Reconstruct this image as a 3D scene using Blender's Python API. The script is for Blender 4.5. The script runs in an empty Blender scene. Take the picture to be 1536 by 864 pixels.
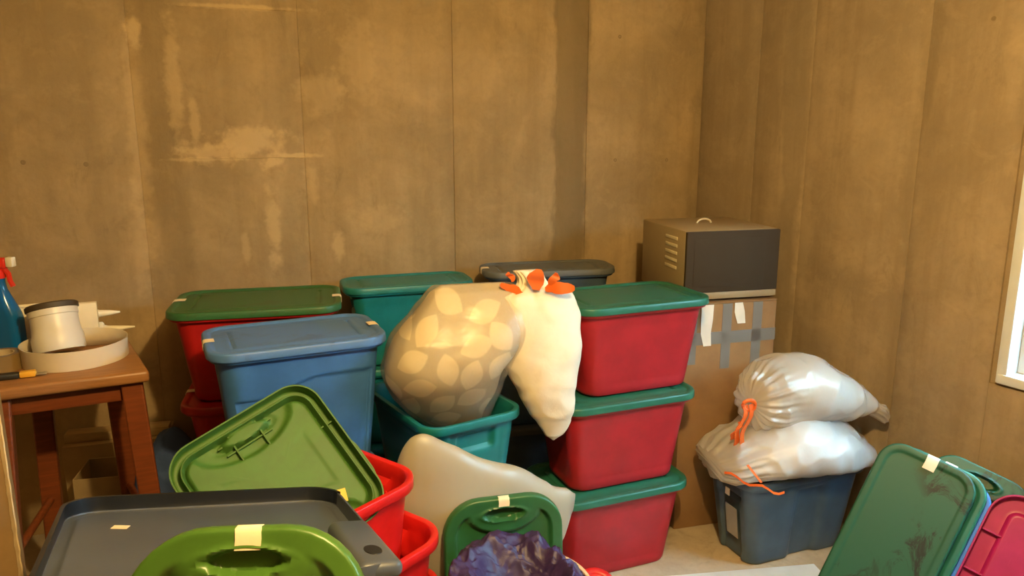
import bpy, bmesh, math, random
from mathutils import Vector, Matrix, noise

# ------------------------------------------------------------------ camera, world, exposure
scene = bpy.context.scene
COL = scene.collection
R = math.radians
cam_d = bpy.data.cameras.new('camera'); cam = bpy.data.objects.new('camera', cam_d); COL.objects.link(cam)
cam_d.sensor_width = 36.0; cam_d.lens = 36.0 * 1150 / 1536; cam_d.clip_start = 0.02
cam.location = (0, 0, 1.57); cam.rotation_euler = (R(90 - 12), 0, 0)
scene.camera = cam
world = bpy.data.worlds.new('daylight'); scene.world = world; world.use_nodes = True
bg = world.node_tree.nodes['Background']
bg.inputs['Color'].default_value = (0.42, 0.76, 1.0, 1); bg.inputs['Strength'].default_value = 48.0
scene.view_settings.view_transform = 'Standard'; scene.view_settings.look = 'None'
scene.view_settings.gamma = 1.0; scene.view_settings.use_curve_mapping = False
scene.view_settings.exposure = 0.0
LAMP_POS = (0.32, 0.66, 2.29); LAMP_W = 170; LAMP_COL = (1.0, 0.69, 0.27)
ld = bpy.data.lights.new('bulb_light', 'POINT'); ld.energy = LAMP_W; ld.color = LAMP_COL; ld.shadow_soft_size = 0.045
lo = bpy.data.objects.new('bulb_light', ld); COL.objects.link(lo); lo.location = LAMP_POS

# ------------------------------------------------------------------ helpers
rnd = random.Random(7)
def V(*a): return Vector(a)
def sst(a, b, x):
    t = min(1, max(0, (x - a) / (b - a))) if a != b else float(x > a)
    return t * t * (3 - 2 * t)

class NT:
    def __init__(s, name):
        s.m = bpy.data.materials.new(name); s.m.use_nodes = True
        s.t = s.m.node_tree; s.n = s.t.nodes; s.b = s.n['Principled BSDF']; s.out = s.n['Material Output']
    def add(s, typ, **k):
        nd = s.n.new(typ)
        for a, v in k.items(): setattr(nd, a, v)
        return nd
    def link(s, a, b): s.t.links.new(a, b)
    def val(s, sock, v):
        if hasattr(v, 'is_linked') or isinstance(v, bpy.types.NodeSocket): s.link(v, sock)
        else: sock.default_value = v
    def math(s, op, a, b=0.0, c=None, clamp=False):
        nd = s.add('ShaderNodeMath', operation=op, use_clamp=clamp)
        s.val(nd.inputs[0], a); s.val(nd.inputs[1], b)
        if c is not None: s.val(nd.inputs[2], c)
        return nd.outputs[0]
    def mix(s, f, a, b, typ='MIX'):
        nd = s.add('ShaderNodeMix', data_type='RGBA', blend_type=typ)
        s.val(nd.inputs[0], f)
        for sock, v in ((nd.inputs[6], a), (nd.inputs[7], b)):
            if isinstance(v, tuple): sock.default_value = (*v[:3], 1)
            else: s.link(v, sock)
        return nd.outputs[2]
    def coord(s, kind='Object', scale=(1, 1, 1), loc=(0, 0, 0), rot=(0, 0, 0)):
        tc = s.add('ShaderNodeTexCoord'); mp = s.add('ShaderNodeMapping')
        s.link(tc.outputs[kind], mp.inputs[0])
        mp.inputs['Scale'].default_value = scale; mp.inputs['Location'].default_value = loc; mp.inputs['Rotation'].default_value = rot
        return mp.outputs[0]
    def noise(s, vec, scale, detail=4, rough=.55, dist=0):
        nd = s.add('ShaderNodeTexNoise'); s.link(vec, nd.inputs['Vector'])
        nd.inputs['Scale'].default_value = scale; nd.inputs['Detail'].default_value = detail
        nd.inputs['Roughness'].default_value = rough; nd.inputs['Distortion'].default_value = dist
        return nd.outputs['Fac']
    def ramp(s, f, lo_, hi_):
        nd = s.add('ShaderNodeMapRange', interpolation_type='SMOOTHSTEP'); s.val(nd.inputs[0], f)
        nd.inputs[1].default_value = lo_; nd.inputs[2].default_value = hi_
        return nd.outputs[0]
    def bump(s, h, strength=.3, dist=.002, prev=None):
        nd = s.add('ShaderNodeBump'); nd.inputs['Strength'].default_value = strength; nd.inputs['Distance'].default_value = dist
        s.link(h, nd.inputs['Height'])
        if prev: s.link(prev, nd.inputs['Normal'])
        return nd.outputs[0]

def c3(c, k): return tuple(min(1, x * k) for x in c)
MATS = {}
def plastic(name, col, rough=.42, scuff=.12, grain=.10, spec=.5, trans=0):
    if name in MATS: return MATS[name]
    s = NT(name); v = s.coord()
    n1 = s.noise(v, 9, 5, .6); n2 = s.noise(v, 60, 3)
    col_o = s.mix(s.ramp(n1, .35, .7), c3(col, .88), c3(col, 1.1))
    if scuff:
        g = s.noise(s.coord(scale=(3, 30, 3)), 6, 6, .7)
        col_o = s.mix(s.math('MULTIPLY', s.ramp(g, .62, .75), scuff), col_o, c3(tuple(x + .06 for x in col), 1.6))
    s.link(col_o, s.b.inputs['Base Color'])
    s.link(s.math('ADD', s.math('MULTIPLY', n1, .15), rough - .07), s.b.inputs['Roughness'])
    s.b.inputs['Specular IOR Level'].default_value = spec
    s.link(s.bump(n2, grain, .001), s.b.inputs['Normal'])
    if trans:
        s.b.inputs['Transmission Weight'].default_value = trans
    MATS[name] = s.m; return s.m

def dirty(name, col, dirt=(.01, .012, .01), amount=.8, rough=.4):
    """plastic with dark rubbed-in dirt in streaky blotches"""
    if name in MATS: return MATS[name]
    s = NT(name); n1 = s.noise(s.coord(scale=(1, 1.6, 1)), 7, 6, .7, 1.2)
    msk = s.math('MULTIPLY', s.ramp(n1, .50, .62), amount)
    big = s.ramp(s.noise(s.coord(), 3.2, 2), .42, .6)
    msk = s.math('MULTIPLY', msk, big)
    s.link(s.mix(msk, col, dirt), s.b.inputs['Base Color'])
    s.b.inputs['Roughness'].default_value = rough
    s.link(s.bump(s.noise(s.coord(), 60), .1, .001), s.b.inputs['Normal'])
    MATS[name] = s.m; return s.m

def concrete(name, col, marks=(), dark=1.0, seed=0.0, streak=.35, bands=()):
    """board-formed concrete in wall-local coordinates; marks = pale lime blooms (x, z, half width, half height, strength)"""
    s = NT(name); L0 = (seed, 0, seed * .7)
    base = s.coord(loc=L0)
    blot = s.noise(base, 2.2, 5, .6, .4)
    st = s.noise(s.coord(scale=(9, 9, .7), loc=L0), 1.0, 4, .6)
    st2 = s.noise(s.coord(scale=(16, 16, 2.6), loc=L0), 1.0, 5, .65)
    mot = s.noise(s.coord(loc=(seed + 2, 5, 1)), 8.5, 6, .68, .5)
    fine = s.noise(base, 46, 5, .7)
    a = s.mix(s.ramp(blot, .32, .68), c3(col, .80 * dark), c3(col, 1.14 * dark))
    a = s.mix(s.math('MULTIPLY', s.ramp(st, .42, .68), streak), a, c3(tuple(x * y for x, y in zip(col, (.72, .70, .66))), dark))
    a = s.mix(s.math('MULTIPLY', s.ramp(st2, .55, .72), .30), a, c3(tuple(x * y for x, y in zip(col, (1.18, 1.16, 1.1))), dark))
    a = s.mix(s.math('MULTIPLY', s.ramp(fine, .40, .75), .22), a, c3(col, .62))
    a = s.mix(s.math('MULTIPLY', s.ramp(mot, .52, .70), .38), a, c3(col, .66))
    a = s.mix(s.math('MULTIPLY', s.ramp(mot, .48, .32), .26), a, c3(col, 1.28))
    grime = s.noise(s.coord(scale=(5, 5, 2.2), loc=(seed + 4, 1, 2)), 1.6, 6, .7, .8)
    a = s.mix(s.math('MULTIPLY', s.ramp(grime, .56, .72), .42), a, c3(col, .55))
    sep = s.add('ShaderNodeSeparateXYZ'); tc = s.add('ShaderNodeTexCoord'); s.link(tc.outputs['Object'], sep.inputs[0])
    if bands:
        wv = s.math('MULTIPLY', s.math('SUBTRACT', s.noise(s.coord(scale=(1, 1, .45), loc=(seed + 9, 0, 3)), 4.5, 5, .62), .5), .16)
        wx_ = s.math('ADD', sep.outputs[0], wv)
        for (x0, x1, soft, k) in bands:
            m0 = s.math('MULTIPLY', s.ramp(wx_, x0 - soft, x0 + soft), s.math('SUBTRACT', 1.0, s.ramp(wx_, x1 - soft, x1 + soft)))
            a = s.mix(s.math('MULTIPLY', m0, k), a, c3(tuple(x * y for x, y in zip(col, (.50, .51, .50))), 1))
    if marks:
        wob = s.math('SUBTRACT', s.noise(s.coord(), 16, 5, .65), .5)
        for (mx, mz, hw, hh, k) in marks:
            dx = s.math('DIVIDE', s.math('SUBTRACT', sep.outputs[0], mx), hw)
            dz = s.math('DIVIDE', s.math('SUBTRACT', sep.outputs[2], mz), hh)
            d = s.math('SQRT', s.math('ADD', s.math('MULTIPLY', dx, dx), s.math('MULTIPLY', dz, dz)))
            d = s.math('ADD', d, s.math('MULTIPLY', wob, 2.2))
            a = s.mix(s.math('MULTIPLY', s.math('SUBTRACT', 1.0, s.ramp(d, .35, 1.05)), k), a, c3(tuple(x * y for x, y in zip(col, (1.5, 1.52, 1.5))), 1))
    s.link(a, s.b.inputs['Base Color']); s.b.inputs['Roughness'].default_value = .88
    s.b.inputs['Specular IOR Level'].default_value = .25
    b1 = s.bump(blot, .35, .02); b2 = s.bump(mot, .22, .006, b1); b3 = s.bump(fine, .4, .003, b2)
    s.link(b3, s.b.inputs['Normal'])
    return s.m

def cardboard(name, col=(.36, .22, .10)):
    if name in MATS: return MATS[name]
    s = NT(name); v = s.coord()
    n = s.noise(v, 5, 5, .6); w = s.noise(s.coord(scale=(1, 1, 60)), 4, 2)
    s.link(s.mix(s.ramp(n, .3, .7), c3(col, .82), c3(col, 1.1)), s.b.inputs['Base Color'])
    s.b.inputs['Roughness'].default_value = .85; s.link(s.bump(w, .15, .001), s.b.inputs['Normal'])
    MATS[name] = s.m; return s.m

def wood(name, col):
    if name in MATS: return MATS[name]
    s = NT(name)
    g = s.noise(s.coord(scale=(2, 26, 26)), 3, 6, .65, .6); k = s.noise(s.coord(), 3, 4)
    a = s.mix(s.ramp(g, .35, .7), c3(col, .8), c3(col, 1.15))
    a = s.mix(s.math('MULTIPLY', s.ramp(k, .4, .7), .35), a, c3(col, .55))
    s.link(a, s.b.inputs['Base Color']); s.b.inputs['Roughness'].default_value = .42
    s.link(s.bump(g, .15, .001), s.b.inputs['Normal'])
    MATS[name] = s.m; return s.m

def film(name, tint=(.95, .95, .93), clear=.62, rough=.18, haze=1.0):
    """thin polythene: part see-through, part milky, with a sheen"""
    if name in MATS: return MATS[name]
    s = NT(name); s.n.remove(s.b)
    tr = s.add('ShaderNodeBsdfTransparent'); tr.inputs[0].default_value = (1, 1, 1, 1)
    df = s.add('ShaderNodeBsdfDiffuse'); df.inputs[0].default_value = (*tint, 1)
    tl = s.add('ShaderNodeBsdfTranslucent'); tl.inputs[0].default_value = (*tint, 1)
    gl = s.add('ShaderNodeBsdfGlossy'); gl.inputs[0].default_value = (1, 1, 1, 1); gl.inputs[1].default_value = rough
    bm = s.bump(s.noise(s.coord(), 22, 5, .65, .8), .5, .006)
    for nd in (df, gl): s.link(bm, nd.inputs['Normal'])
    m1 = s.add('ShaderNodeMixShader'); m1.inputs[0].default_value = .5; s.link(df.outputs[0], m1.inputs[1]); s.link(tl.outputs[0], m1.inputs[2])
    m2 = s.add('ShaderNodeMixShader'); m2.inputs[0].default_value = clear; s.link(m1.outputs[0], m2.inputs[1]); s.link(tr.outputs[0], m2.inputs[2])
    fr = s.add('ShaderNodeFresnel'); fr.inputs[0].default_value = 1.5; s.link(bm, fr.inputs['Normal'])
    m3 = s.add('ShaderNodeMixShader'); s.link(s.math('MULTIPLY', fr.outputs[0], .9 * haze), m3.inputs[0]); s.link(m2.outputs[0], m3.inputs[1]); s.link(gl.outputs[0], m3.inputs[2])
    s.link(m3.outputs[0], s.out.inputs[0])
    MATS[name] = s.m; return s.m

def cloth(name, col, rough=.8, bscale=25, bstr=.3, sheen=.0, spec=.3, bdist=.006):
    if name in MATS: return MATS[name]
    s = NT(name); n = s.noise(s.coord(), bscale, 5, .6, .6); n2 = s.noise(s.coord(), 5, 4)
    s.link(s.mix(s.ramp(n2, .3, .7), c3(col, .86), c3(col, 1.06)), s.b.inputs['Base Color'])
    s.b.inputs['Roughness'].default_value = rough; s.b.inputs['Specular IOR Level'].default_value = spec
    s.link(s.bump(n, bstr, bdist), s.b.inputs['Normal'])
    MATS[name] = s.m; return s.m

def simple(name, col, rough=.5, metal=0, emit=0):
    if name in MATS: return MATS[name]
    s = NT(name); n = s.noise(s.coord(), 14, 4)
    s.link(s.mix(n, c3(col, .9), c3(col, 1.06)), s.b.inputs['Base Color'])
    s.b.inputs['Roughness'].default_value = rough; s.b.inputs['Metallic'].default_value = metal
    if emit:
        s.b.inputs['Emission Color'].default_value = (*col, 1); s.b.inputs['Emission Strength'].default_value = emit
    MATS[name] = s.m; return s.m

def mesh(name, vs, fs, smooth=True, angle=40):
    me = bpy.data.meshes.new(name); me.from_pydata([tuple(v) for v in vs], [], fs); me.update()
    bm = bmesh.new(); bm.from_mesh(me); bmesh.ops.recalc_face_normals(bm, faces=bm.faces); bm.to_mesh(me); bm.free()
    if smooth:
        me.shade_smooth()
        if angle: me.set_sharp_from_angle(angle=R(angle))
    return me
def obj(name, me, mat=None, parent=None, M=None):
    o = bpy.data.objects.new(name, me); COL.objects.link(o)
    if mat and not me.materials: me.materials.append(mat)
    if parent: o.parent = parent
    if M is not None: o.matrix_local = M
    return o
def tag(o, label=None, cat=None, group=None, kind=None):
    if label: o['label'] = label
    if cat: o['category'] = cat
    if group: o['group'] = group
    if kind: o['kind'] = kind
    return o
def thing(name, label, cat, loc=(0, 0, 0), rz=0, group=None, M=None):
    o = bpy.data.objects.new(name, None); COL.objects.link(o); o.empty_display_size = .05
    if M is not None: o.matrix_local = M
    else: o.location = loc; o.rotation_euler = (0, 0, rz)
    return tag(o, label, cat, group)
def T(x, y, z, rz=0, rx=0, ry=0): return Matrix.Translation((x, y, z)) @ Matrix.Rotation(rz, 4, 'Z') @ Matrix.Rotation(ry, 4, 'Y') @ Matrix.Rotation(rx, 4, 'X')
def frame(center, ex, ez):
    ex = Vector(ex).normalized(); ez = Vector(ez); ez = (ez - ex * ez.dot(ex)).normalized(); ey = ez.cross(ex)
    M = Matrix((ex, ey, ez)).transposed().to_4x4(); M.translation = Vector(center); return M

def box_me(name, lo_, hi_, bev=.003, seg=2):
    bm = bmesh.new(); bmesh.ops.create_cube(bm, size=1)
    for v in bm.verts:
        v.co = Vector([lo_[i] + (v.co[i] + .5) * (hi_[i] - lo_[i]) for i in range(3)])
    if bev: bmesh.ops.bevel(bm, geom=bm.edges[:], offset=bev, segments=seg, affect='EDGES', profile=.5)
    me = bpy.data.meshes.new(name); bm.to_mesh(me); bm.free(); me.shade_smooth(); me.set_sharp_from_angle(angle=R(35)); return me
def lathe_me(name, prof, n=40, cap0=True, cap1=True):
    vs = []; fs = []
    for (r, z) in prof:
        for k in range(n):
            a = 2 * math.pi * k / n; vs.append((r * math.cos(a), r * math.sin(a), z))
    for i in range(len(prof) - 1):
        for k in range(n):
            fs.append((i * n + k, i * n + (k + 1) % n, (i + 1) * n + (k + 1) % n, (i + 1) * n + k))
    if cap0: fs.append(tuple(range(n)))
    if cap1: fs.append(tuple((len(prof) - 1) * n + k for k in range(n)))
    return mesh(name, vs, fs)
def tube_me(name, pts, r, n=10, taper=None):
    pts = [Vector(p) for p in pts]; vs = []; fs = []; m = len(pts); up = Vector((.13, .27, .95))
    for i, p in enumerate(pts):
        t = (pts[min(i + 1, m - 1)] - pts[max(i - 1, 0)]).normalized(); a = t.cross(up).normalized(); b = a.cross(t)
        rr_ = r if taper is None else taper[i]
        for k in range(n):
            g = 2 * math.pi * k / n; vs.append(p + (a * math.cos(g) + b * math.sin(g)) * rr_)
    for i in range(m - 1):
        for k in range(n): fs.append((i * n + k, i * n + (k + 1) % n, (i + 1) * n + (k + 1) % n, (i + 1) * n + k))
    fs.append(tuple(range(n))); fs.append(tuple((m - 1) * n + k for k in range(n)))
    return mesh(name, vs, fs)
def strip_me(name, pts, wdir, w, th=.0012, jag=0, seed=1):
    """a band of tape or ribbon: path points, constant width direction, real thickness"""
    rr_ = random.Random(seed); pts = [Vector(p) for p in pts]; wd = Vector(wdir).normalized(); vs = []; fs = []; m = len(pts)
    ws = w if isinstance(w, (list, tuple)) else [w] * m
    for i, p in enumerate(pts):
        t = (pts[min(i + 1, m - 1)] - pts[max(i - 1, 0)]).normalized(); nrm = t.cross(wd)
        nrm = nrm.normalized() if nrm.length > 1e-6 else Vector((0, 0, 1))
        j0 = rr_.uniform(-jag, jag); j1 = rr_.uniform(-jag, jag)
        a = p - wd * (ws[i] / 2 + j0); b = p + wd * (ws[i] / 2 + j1)
        vs += [a + nrm * th / 2, b + nrm * th / 2, b - nrm * th / 2, a - nrm * th / 2]
    for i in range(m - 1):
        for k in range(4): fs.append((i * 4 + k, i * 4 + (k + 1) % 4, (i + 1) * 4 + (k + 1) % 4, (i + 1) * 4 + k))
    fs.append((0, 1, 2, 3)); fs.append(tuple((m - 1) * 4 + k for k in range(4)))
    return mesh(name, vs, fs, angle=50)

# ------------------------------------------------------------------ rounded-rectangle lofts: totes and lids
NC, NL, NW = 9, 36, 34
def rr(L, W, r):
    """points of a rounded rectangle, same count for any size; returns (x, y, side)"""
    r = max(1e-4, min(r, L / 2 - 1e-4, W / 2 - 1e-4)); p = []
    hx, hy = L / 2 - r, W / 2 - r
    for q, (cx, cy, a0) in enumerate(((hx, hy, 0), (-hx, hy, 90), (-hx, -hy, 180), (hx, -hy, 270))):
        for k in range(NC):
            a = R(a0 + 90 * k / NC); p.append((cx + r * math.cos(a), cy + r * math.sin(a), 'c'))
        a = R(a0 + 90); sx, sy = cx + r * math.cos(a), cy + r * math.sin(a)
        nx_, ny_ = ((-hx, hy), (-hx, -hy), (hx, -hy), (hx, hy))[q]; a1 = R(a0 + 90)
        ex, ey = nx_ + r * math.cos(a1), ny_ + r * math.sin(a1); n = NL if q % 2 == 0 else NW
        for k in range(n): p.append((sx + (ex - sx) * k / n, sy + (ey - sy) * k / n, 'l' if q % 2 == 0 else 'w'))
    return p
def loft(name, rings, close=False, angle=40):
    n = len(rings[0]); vs = [v for r_ in rings for v in r_]; fs = []
    for i in range(len(rings) - 1):
        for k in range(n): fs.append((i * n + k, i * n + (k + 1) % n, (i + 1) * n + (k + 1) % n, (i + 1) * n + k))
    if close:
        i = len(rings) - 1
        for k in range(n): fs.append((i * n + k, i * n + (k + 1) % n, (k + 1) % n, k))
    else:
        fs.append(tuple(range(n))); fs.append(tuple((len(rings) - 1) * n + k for k in range(n)))
    return mesh(name, vs, fs, angle=angle)

CACHE = {}
def tote_body_me(L, W, h, taper=.84, r=.06, style='plain'):
    key = ('tote', L, W, h, taper, r, style)
    if key in CACHE: return CACHE[key]
    rw = .016; L1, W1 = L - 2 * rw, W - 2 * rw
    dz_top = .028
    def wall(z, inset):
        k = (z / h); f_ = taper + (1 - taper) * k
        l_, w_ = L1 - (1 - f_) * L1 - 2 * inset, W1 - (1 - f_) * L1 * .8 - 2 * inset
        out = []
        for (x, y, sd) in rr(l_, w_, r - inset):
            d = 0.0
            # ends: a handle pocket under the rim, a wide shallow panel below it
            ax = abs(x) > l_ / 2 - .03; ay = abs(y) > w_ / 2 - .03
            if sd == 'w' or (ax and not ay):
                d += .014 * (1 - sst(.055, .075, abs(y))) * sst(h - .115, h - .10, z) * (1 - sst(h - .055, h - .045, z))
                if style == 'ribbed': d += .012 * (1 - sst(.045, .06, abs(y))) * (1 - sst(h - .10, h - .085, z))
                d += .004 * (1 - sst(W * .25, W * .29, abs(y))) * (1 - sst(h - .05, h - .04, z)) * sst(.02, .04, z)
                out.append((x - math.copysign(d, x), y, z)); continue
            if sd == 'l' or (ay and not ax):
                if style == 'wave':
                    zc = h * .745 + .026 * math.cos(math.pi * min(1, max(0, .06 - x) / .2))
                    d += .008 * (1 - sst(zc - .006, zc + .003, z))
                elif style == 'ribbed':
                    d += .016 * (1 - sst(.045, .075, abs(x - .02))) * (1 - sst(h - .07, h - .05, z))
                else:
                    d += .003 * (1 - sst(L * .33, L * .36, abs(x))) * sst(.03, .04, z) * (1 - sst(h - .07, h - .06, z))
                out.append((x, y - math.copysign(d, y), z)); continue
            out.append((x, y, z))
        return out
    rings = [[(x * .5, y * .5, 0.006) for x, y, _ in wall(0, .012)], wall(0, .012), ]
    rings[1] = [(x, y, 0) for x, y, _ in rings[1]]
    nz = 70 if style == 'wave' else 30
    rings.append(wall(.004, .003))
    for i in range(nz + 1): rings.append(wall(.012 + (h - dz_top - .012) * i / nz, 0))
    def flat(l_, w_, z, rad): return [(x, y, z) for x, y, _ in rr(l_, w_, rad)]
    rings += [flat(L - .006, W - .006, h - dz_top, r + .01), flat(L, W, h - dz_top + .004, r + .014), flat(L, W, h - .005, r + .014), flat(L - .004, W - .004, h - .001, r + .012),
              flat(L - .012, W - .012, h, r + .008), flat(L1 - .002, W1 - .002, h - .002, r - .002), flat(L1 - .008, W1 - .008, h - .006, r - .004)]
    for i in range(nz, -1, -1): rings.append(wall(.016 + (h - dz_top - .016) * i / nz, .0045))
    rings.append([(x, y, .010) for x, y, _ in wall(.01, .012)])
    me = loft('tote_body', rings); CACHE[key] = me; return me

def lid_me(L, W, r=.07, kind='notch', th=.004, skirt=.024):
    key = ('lid', L, W, r, kind, th, skirt)
    if key in CACHE: return CACHE[key]
    hx = L / 2 - .046                      # centre of each end's hand slot
    def top(x, y):
        dx = L / 2 - abs(x); dy = W / 2 - abs(y)
        rc = r; ox, oy = abs(x) - (L / 2 - rc), abs(y) - (W / 2 - rc)
        d = (rc - math.hypot(max(ox, 0), max(oy, 0))) if (ox > 0 and oy > 0) else min(dx, dy)
        z = 0.0
        if kind in ('notch', 'channel'):
            e = math.hypot((abs(x) - (L / 2 - .028)) / .072, y / (W * .33))
            panel = sst(.030, .040, d) * sst(.93, 1.05, e)
            z -= .013 * panel
            o_ = math.hypot((abs(x) - hx) / .0185, y / (W * .17))
            z -= .017 * (1 - sst(.78, 1.0, o_)) * (1 - panel)
            z += .004 * math.exp(-((o_ - 1.12) / .12) ** 2) * (1 - panel)
            z += .002 * sst(.075, .085, d) * sst(1.5, 1.6, e)
        elif kind == 'tray': z -= .015 * sst(.042, .050, d)
        elif kind == 'plain': z -= .003 * sst(.02, .03, d)
        else:
            z -= .006 * sst(.018, .026, d)
            z += .0022 * sst(.05, .07, d)
            z -= .006 * math.exp(-((abs(x) - (L / 2 - .075)) / .005) ** 2) * (1 - sst(W * .26, W * .3, abs(y)))
        return z
    ds = [.006, .010, .015, .020, .024, .027, .030, .033, .036, .039, .043] + [.047 + .0045 * i for i in range(16)]
    dmax = W / 2 - .004; ds = [d for d in ds if d < dmax - .012]
    while ds[-1] < dmax - .014: ds.append(ds[-1] + .012)
    ds.append(dmax)
    def ring(d, z=None, off=0): return [(x, y, (top(x, y) + off) if z is None else z) for x, y, _ in rr(L - 2 * d, W - 2 * d, max(r - d, .004))]
    rings = [ring(d) for d in reversed(ds)]
    rings += [ring(.0025, -.001), ring(.0005, -.005), ring(-.001, -skirt + .004), ring(-.0005, -skirt), ring(th * .8, -skirt), ring(th, -skirt + .003), ring(th + .001, -.007)]
    if kind == 'channel':                  # deep groove behind the skirt, a ridge inside it
        rings += [ring(.008, -th), ring(.020, -th), ring(.022, -.006), ring(.0225, -.026), ring(.0235, -.0275), ring(.0255, -.0275), ring(.0265, -.026), ring(.028, -.019)]
        rings += [ring(d, off=-th) for d in ds if d > .0305]
    else: rings += [ring(d, off=-th) for d in ds]
    me = loft('lid', rings, angle=50); CACHE[key] = me; return me

def tape_on_lid(parent, L, W, x, y, along='x', w=.025, over=.03, down=.022, mat=None, seed=1):
    """a masking-tape tab folded over the lid's edge; along = axis that crosses the edge"""
    m = mat or M_TAPE; s_ = 1 if (x if along == 'x' else y) > 0 else -1
    if along == 'x': e = s_ * L / 2; P = lambda a, z: (e + s_ * a, y, z); wd = (0, 1, 0)
    else: e = s_ * W / 2; P = lambda a, z: (x, e + s_ * a, z); wd = (1, 0, 0)
    pts = [P(-over, .0012), P(-over * .5, .0018), P(-.006, .0014), P(-.001, .0), P(.0016, -.005), P(.0022, -down)]
    return obj('masking_tape', strip_me('masking_tape', pts, wd, w, .0012, .001, seed), m, parent)

def tote(label, L, W, h, bmat, M, lmat=None, style='plain', lidk='flat', taper=.84, r=.06, group=None, tapes=()):
    t = thing('storage_tote', label, 'storage tote', M=M, group=group)
    obj('body', tote_body_me(L, W, h, taper, r, style), bmat, t).data
    t.children[0].data = tote_body_me(L, W, h, taper, r, style).copy() if t.children[0].data.materials[0] != bmat else t.children[0].data
    if t.children[0].data.materials[0] != bmat: t.children[0].data.materials[0] = bmat
    if lmat:
        lm = lid_me(L + .012, W + .012, r + .018, lidk)
        if lm.materials and lm.materials[0] != lmat: lm = lm.copy(); lm.materials.clear()
        ld_ = obj('lid', lm, lmat, t, T(0, 0, h + .006))
        for k, a in enumerate(tapes): tape_on_lid(ld_, L + .012, W + .012, *a, seed=k + 3)
    return t
def free_lid(label, L, W, mat, M, kind='notch', r=.07, name='tote_lid', group=None, skirt=.024):
    lm = lid_me(L, W, r, kind, skirt=skirt)
    if lm.materials and lm.materials[0] != mat: lm = lm.copy(); lm.materials.clear()
    return tag(obj(name, lm, mat, None, M), label, 'lid', group)

# ------------------------------------------------------------------ lumpy bags
def interp(tab, t):
    """smooth interpolation of a list of (t, value)"""
    n = len(tab)
    if t <= tab[0][0]: return tab[0][1]
    if t >= tab[-1][0]: return tab[-1][1]
    for i in range(n - 1):
        if tab[i][0] <= t <= tab[i + 1][0]:
            t0, p1 = tab[i]; t1, p2 = tab[i + 1]; u = (t - t0) / (t1 - t0)
            p0 = tab[i - 1][1] if i > 0 else p1; p3 = tab[i + 2][1] if i + 2 < n else p2
            return .5 * (2 * p1 + (p2 - p0) * u + (2 * p0 - 5 * p1 + 4 * p2 - p3) * u * u + (3 * p1 - p0 - 3 * p2 + p3) * u ** 3)
def bag_me(name, spine, right, front, prof, pw=2.4, nu=110, nv=110, lump=.012, lscale=6, pleats=(), seed=0, grow=0, wr=.0, wscale=14):
    """spine: (t, x, y, z); prof: (t, left half width, right half width, front depth, back depth); local frame directions right/front"""
    right = Vector(right).normalized(); front = Vector(front).normalized(); vs = []; fs = []
    sx = [(a[0], a[1]) for a in spine]; sy = [(a[0], a[2]) for a in spine]; sz = [(a[0], a[3]) for a in spine]
    tabs = [[(a[0], a[k]) for a in prof] for k in (1, 2, 3, 4)]
    off = Vector((seed * 3.1, seed * 1.7, seed * .9))
    for i in range(nv + 1):
        t = i / nv; c = Vector((interp(sx, t), interp(sy, t), interp(sz, t))); wl, wr_, df, db = [max(.0005, interp(tb, t)) for tb in tabs]
        for k in range(nu):
            a = 2 * math.pi * k / nu; ca, sa = math.cos(a), math.sin(a); e = 2 / pw
            x = math.copysign(abs(ca) ** e, ca); y = math.copysign(abs(sa) ** e, sa)
            d = right * x * (wr_ if x > 0 else wl) + front * y * (df if y > 0 else db)
            p = c + d; nrm = d.normalized() if d.length > 1e-6 else front
            q = p * lscale + off
            amp = min(1, d.length / .03)
            dd = lump * noise.noise(q) + lump * .5 * noise.noise(q * 2.3)
            if wr: dd += wr * (1 - abs(noise.noise(p * wscale + off)) * 2.2)
            for (t0, fall, n_, am) in pleats:
                dd += am * math.exp(-((t - t0) / fall) ** 2) * math.sin(n_ * a + 3 * noise.noise(Vector((math.cos(a) * 2, math.sin(a) * 2, seed))))
            vs.append(p + nrm * (dd * amp + grow))
    for i in range(nv):
        for k in range(nu): fs.append((i * nu + k, i * nu + (k + 1) % nu, (i + 1) * nu + (k + 1) % nu, (i + 1) * nu + k))
    fs.append(tuple(range(nu))); fs.append(tuple(nv * nu + k for k in range(nu)))
    return mesh(name, vs, fs, angle=0)

# ------------------------------------------------------------------ materials
M_TAPE = cloth('masking_tape_paper', (.82, .70, .52), .7, 60, .1)
WALLC = (.40, .285, .15)
bloom = tuple((a, b + .07, c_, d, e) for a, b, c_, d, e in ((-2.10, 1.395, .14, .05, .7), (-1.98, 1.44, .17, .075, .75), (-1.90, 1.36, .05, .045, .9), (-1.80, 1.382, .10, .012, .8), (-2.15, 1.372, .16, .010, .6),
         (-2.23, 1.66, .035, .30, .5), (-2.17, 1.50, .022, .16, .5), (-1.91, 1.12, .035, .22, .6), (-2.35, 1.83, .03, .08, .8), (-2.37, 1.45, .045, .5, .35),
         (-1.98, 1.93, .26, .012, .7), (-2.02, 1.01, .02, .12, .4), (-1.75, 1.27, .04, .09, .45), (-1.70, 1.62, .12, .10, .35), (-1.55, 1.75, .09, .2, .3), (-1.50, 1.12, .14, .07, .35), (-1.66, 1.02, .03, .08, .6), (-2.40, 1.05, .05, .25, .3)))
M_CON = concrete('poured_concrete', WALLC, bloom, 1.0, 0, .5, ((-.725, -.565, .012, .72), (-2.33, -2.22, .02, .28), (-1.86, -1.79, .02, .22), (-1.20, -1.15, .03, .25), (-.30, -.20, .03, .12), (-.06, .3, .03, .30)))
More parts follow.
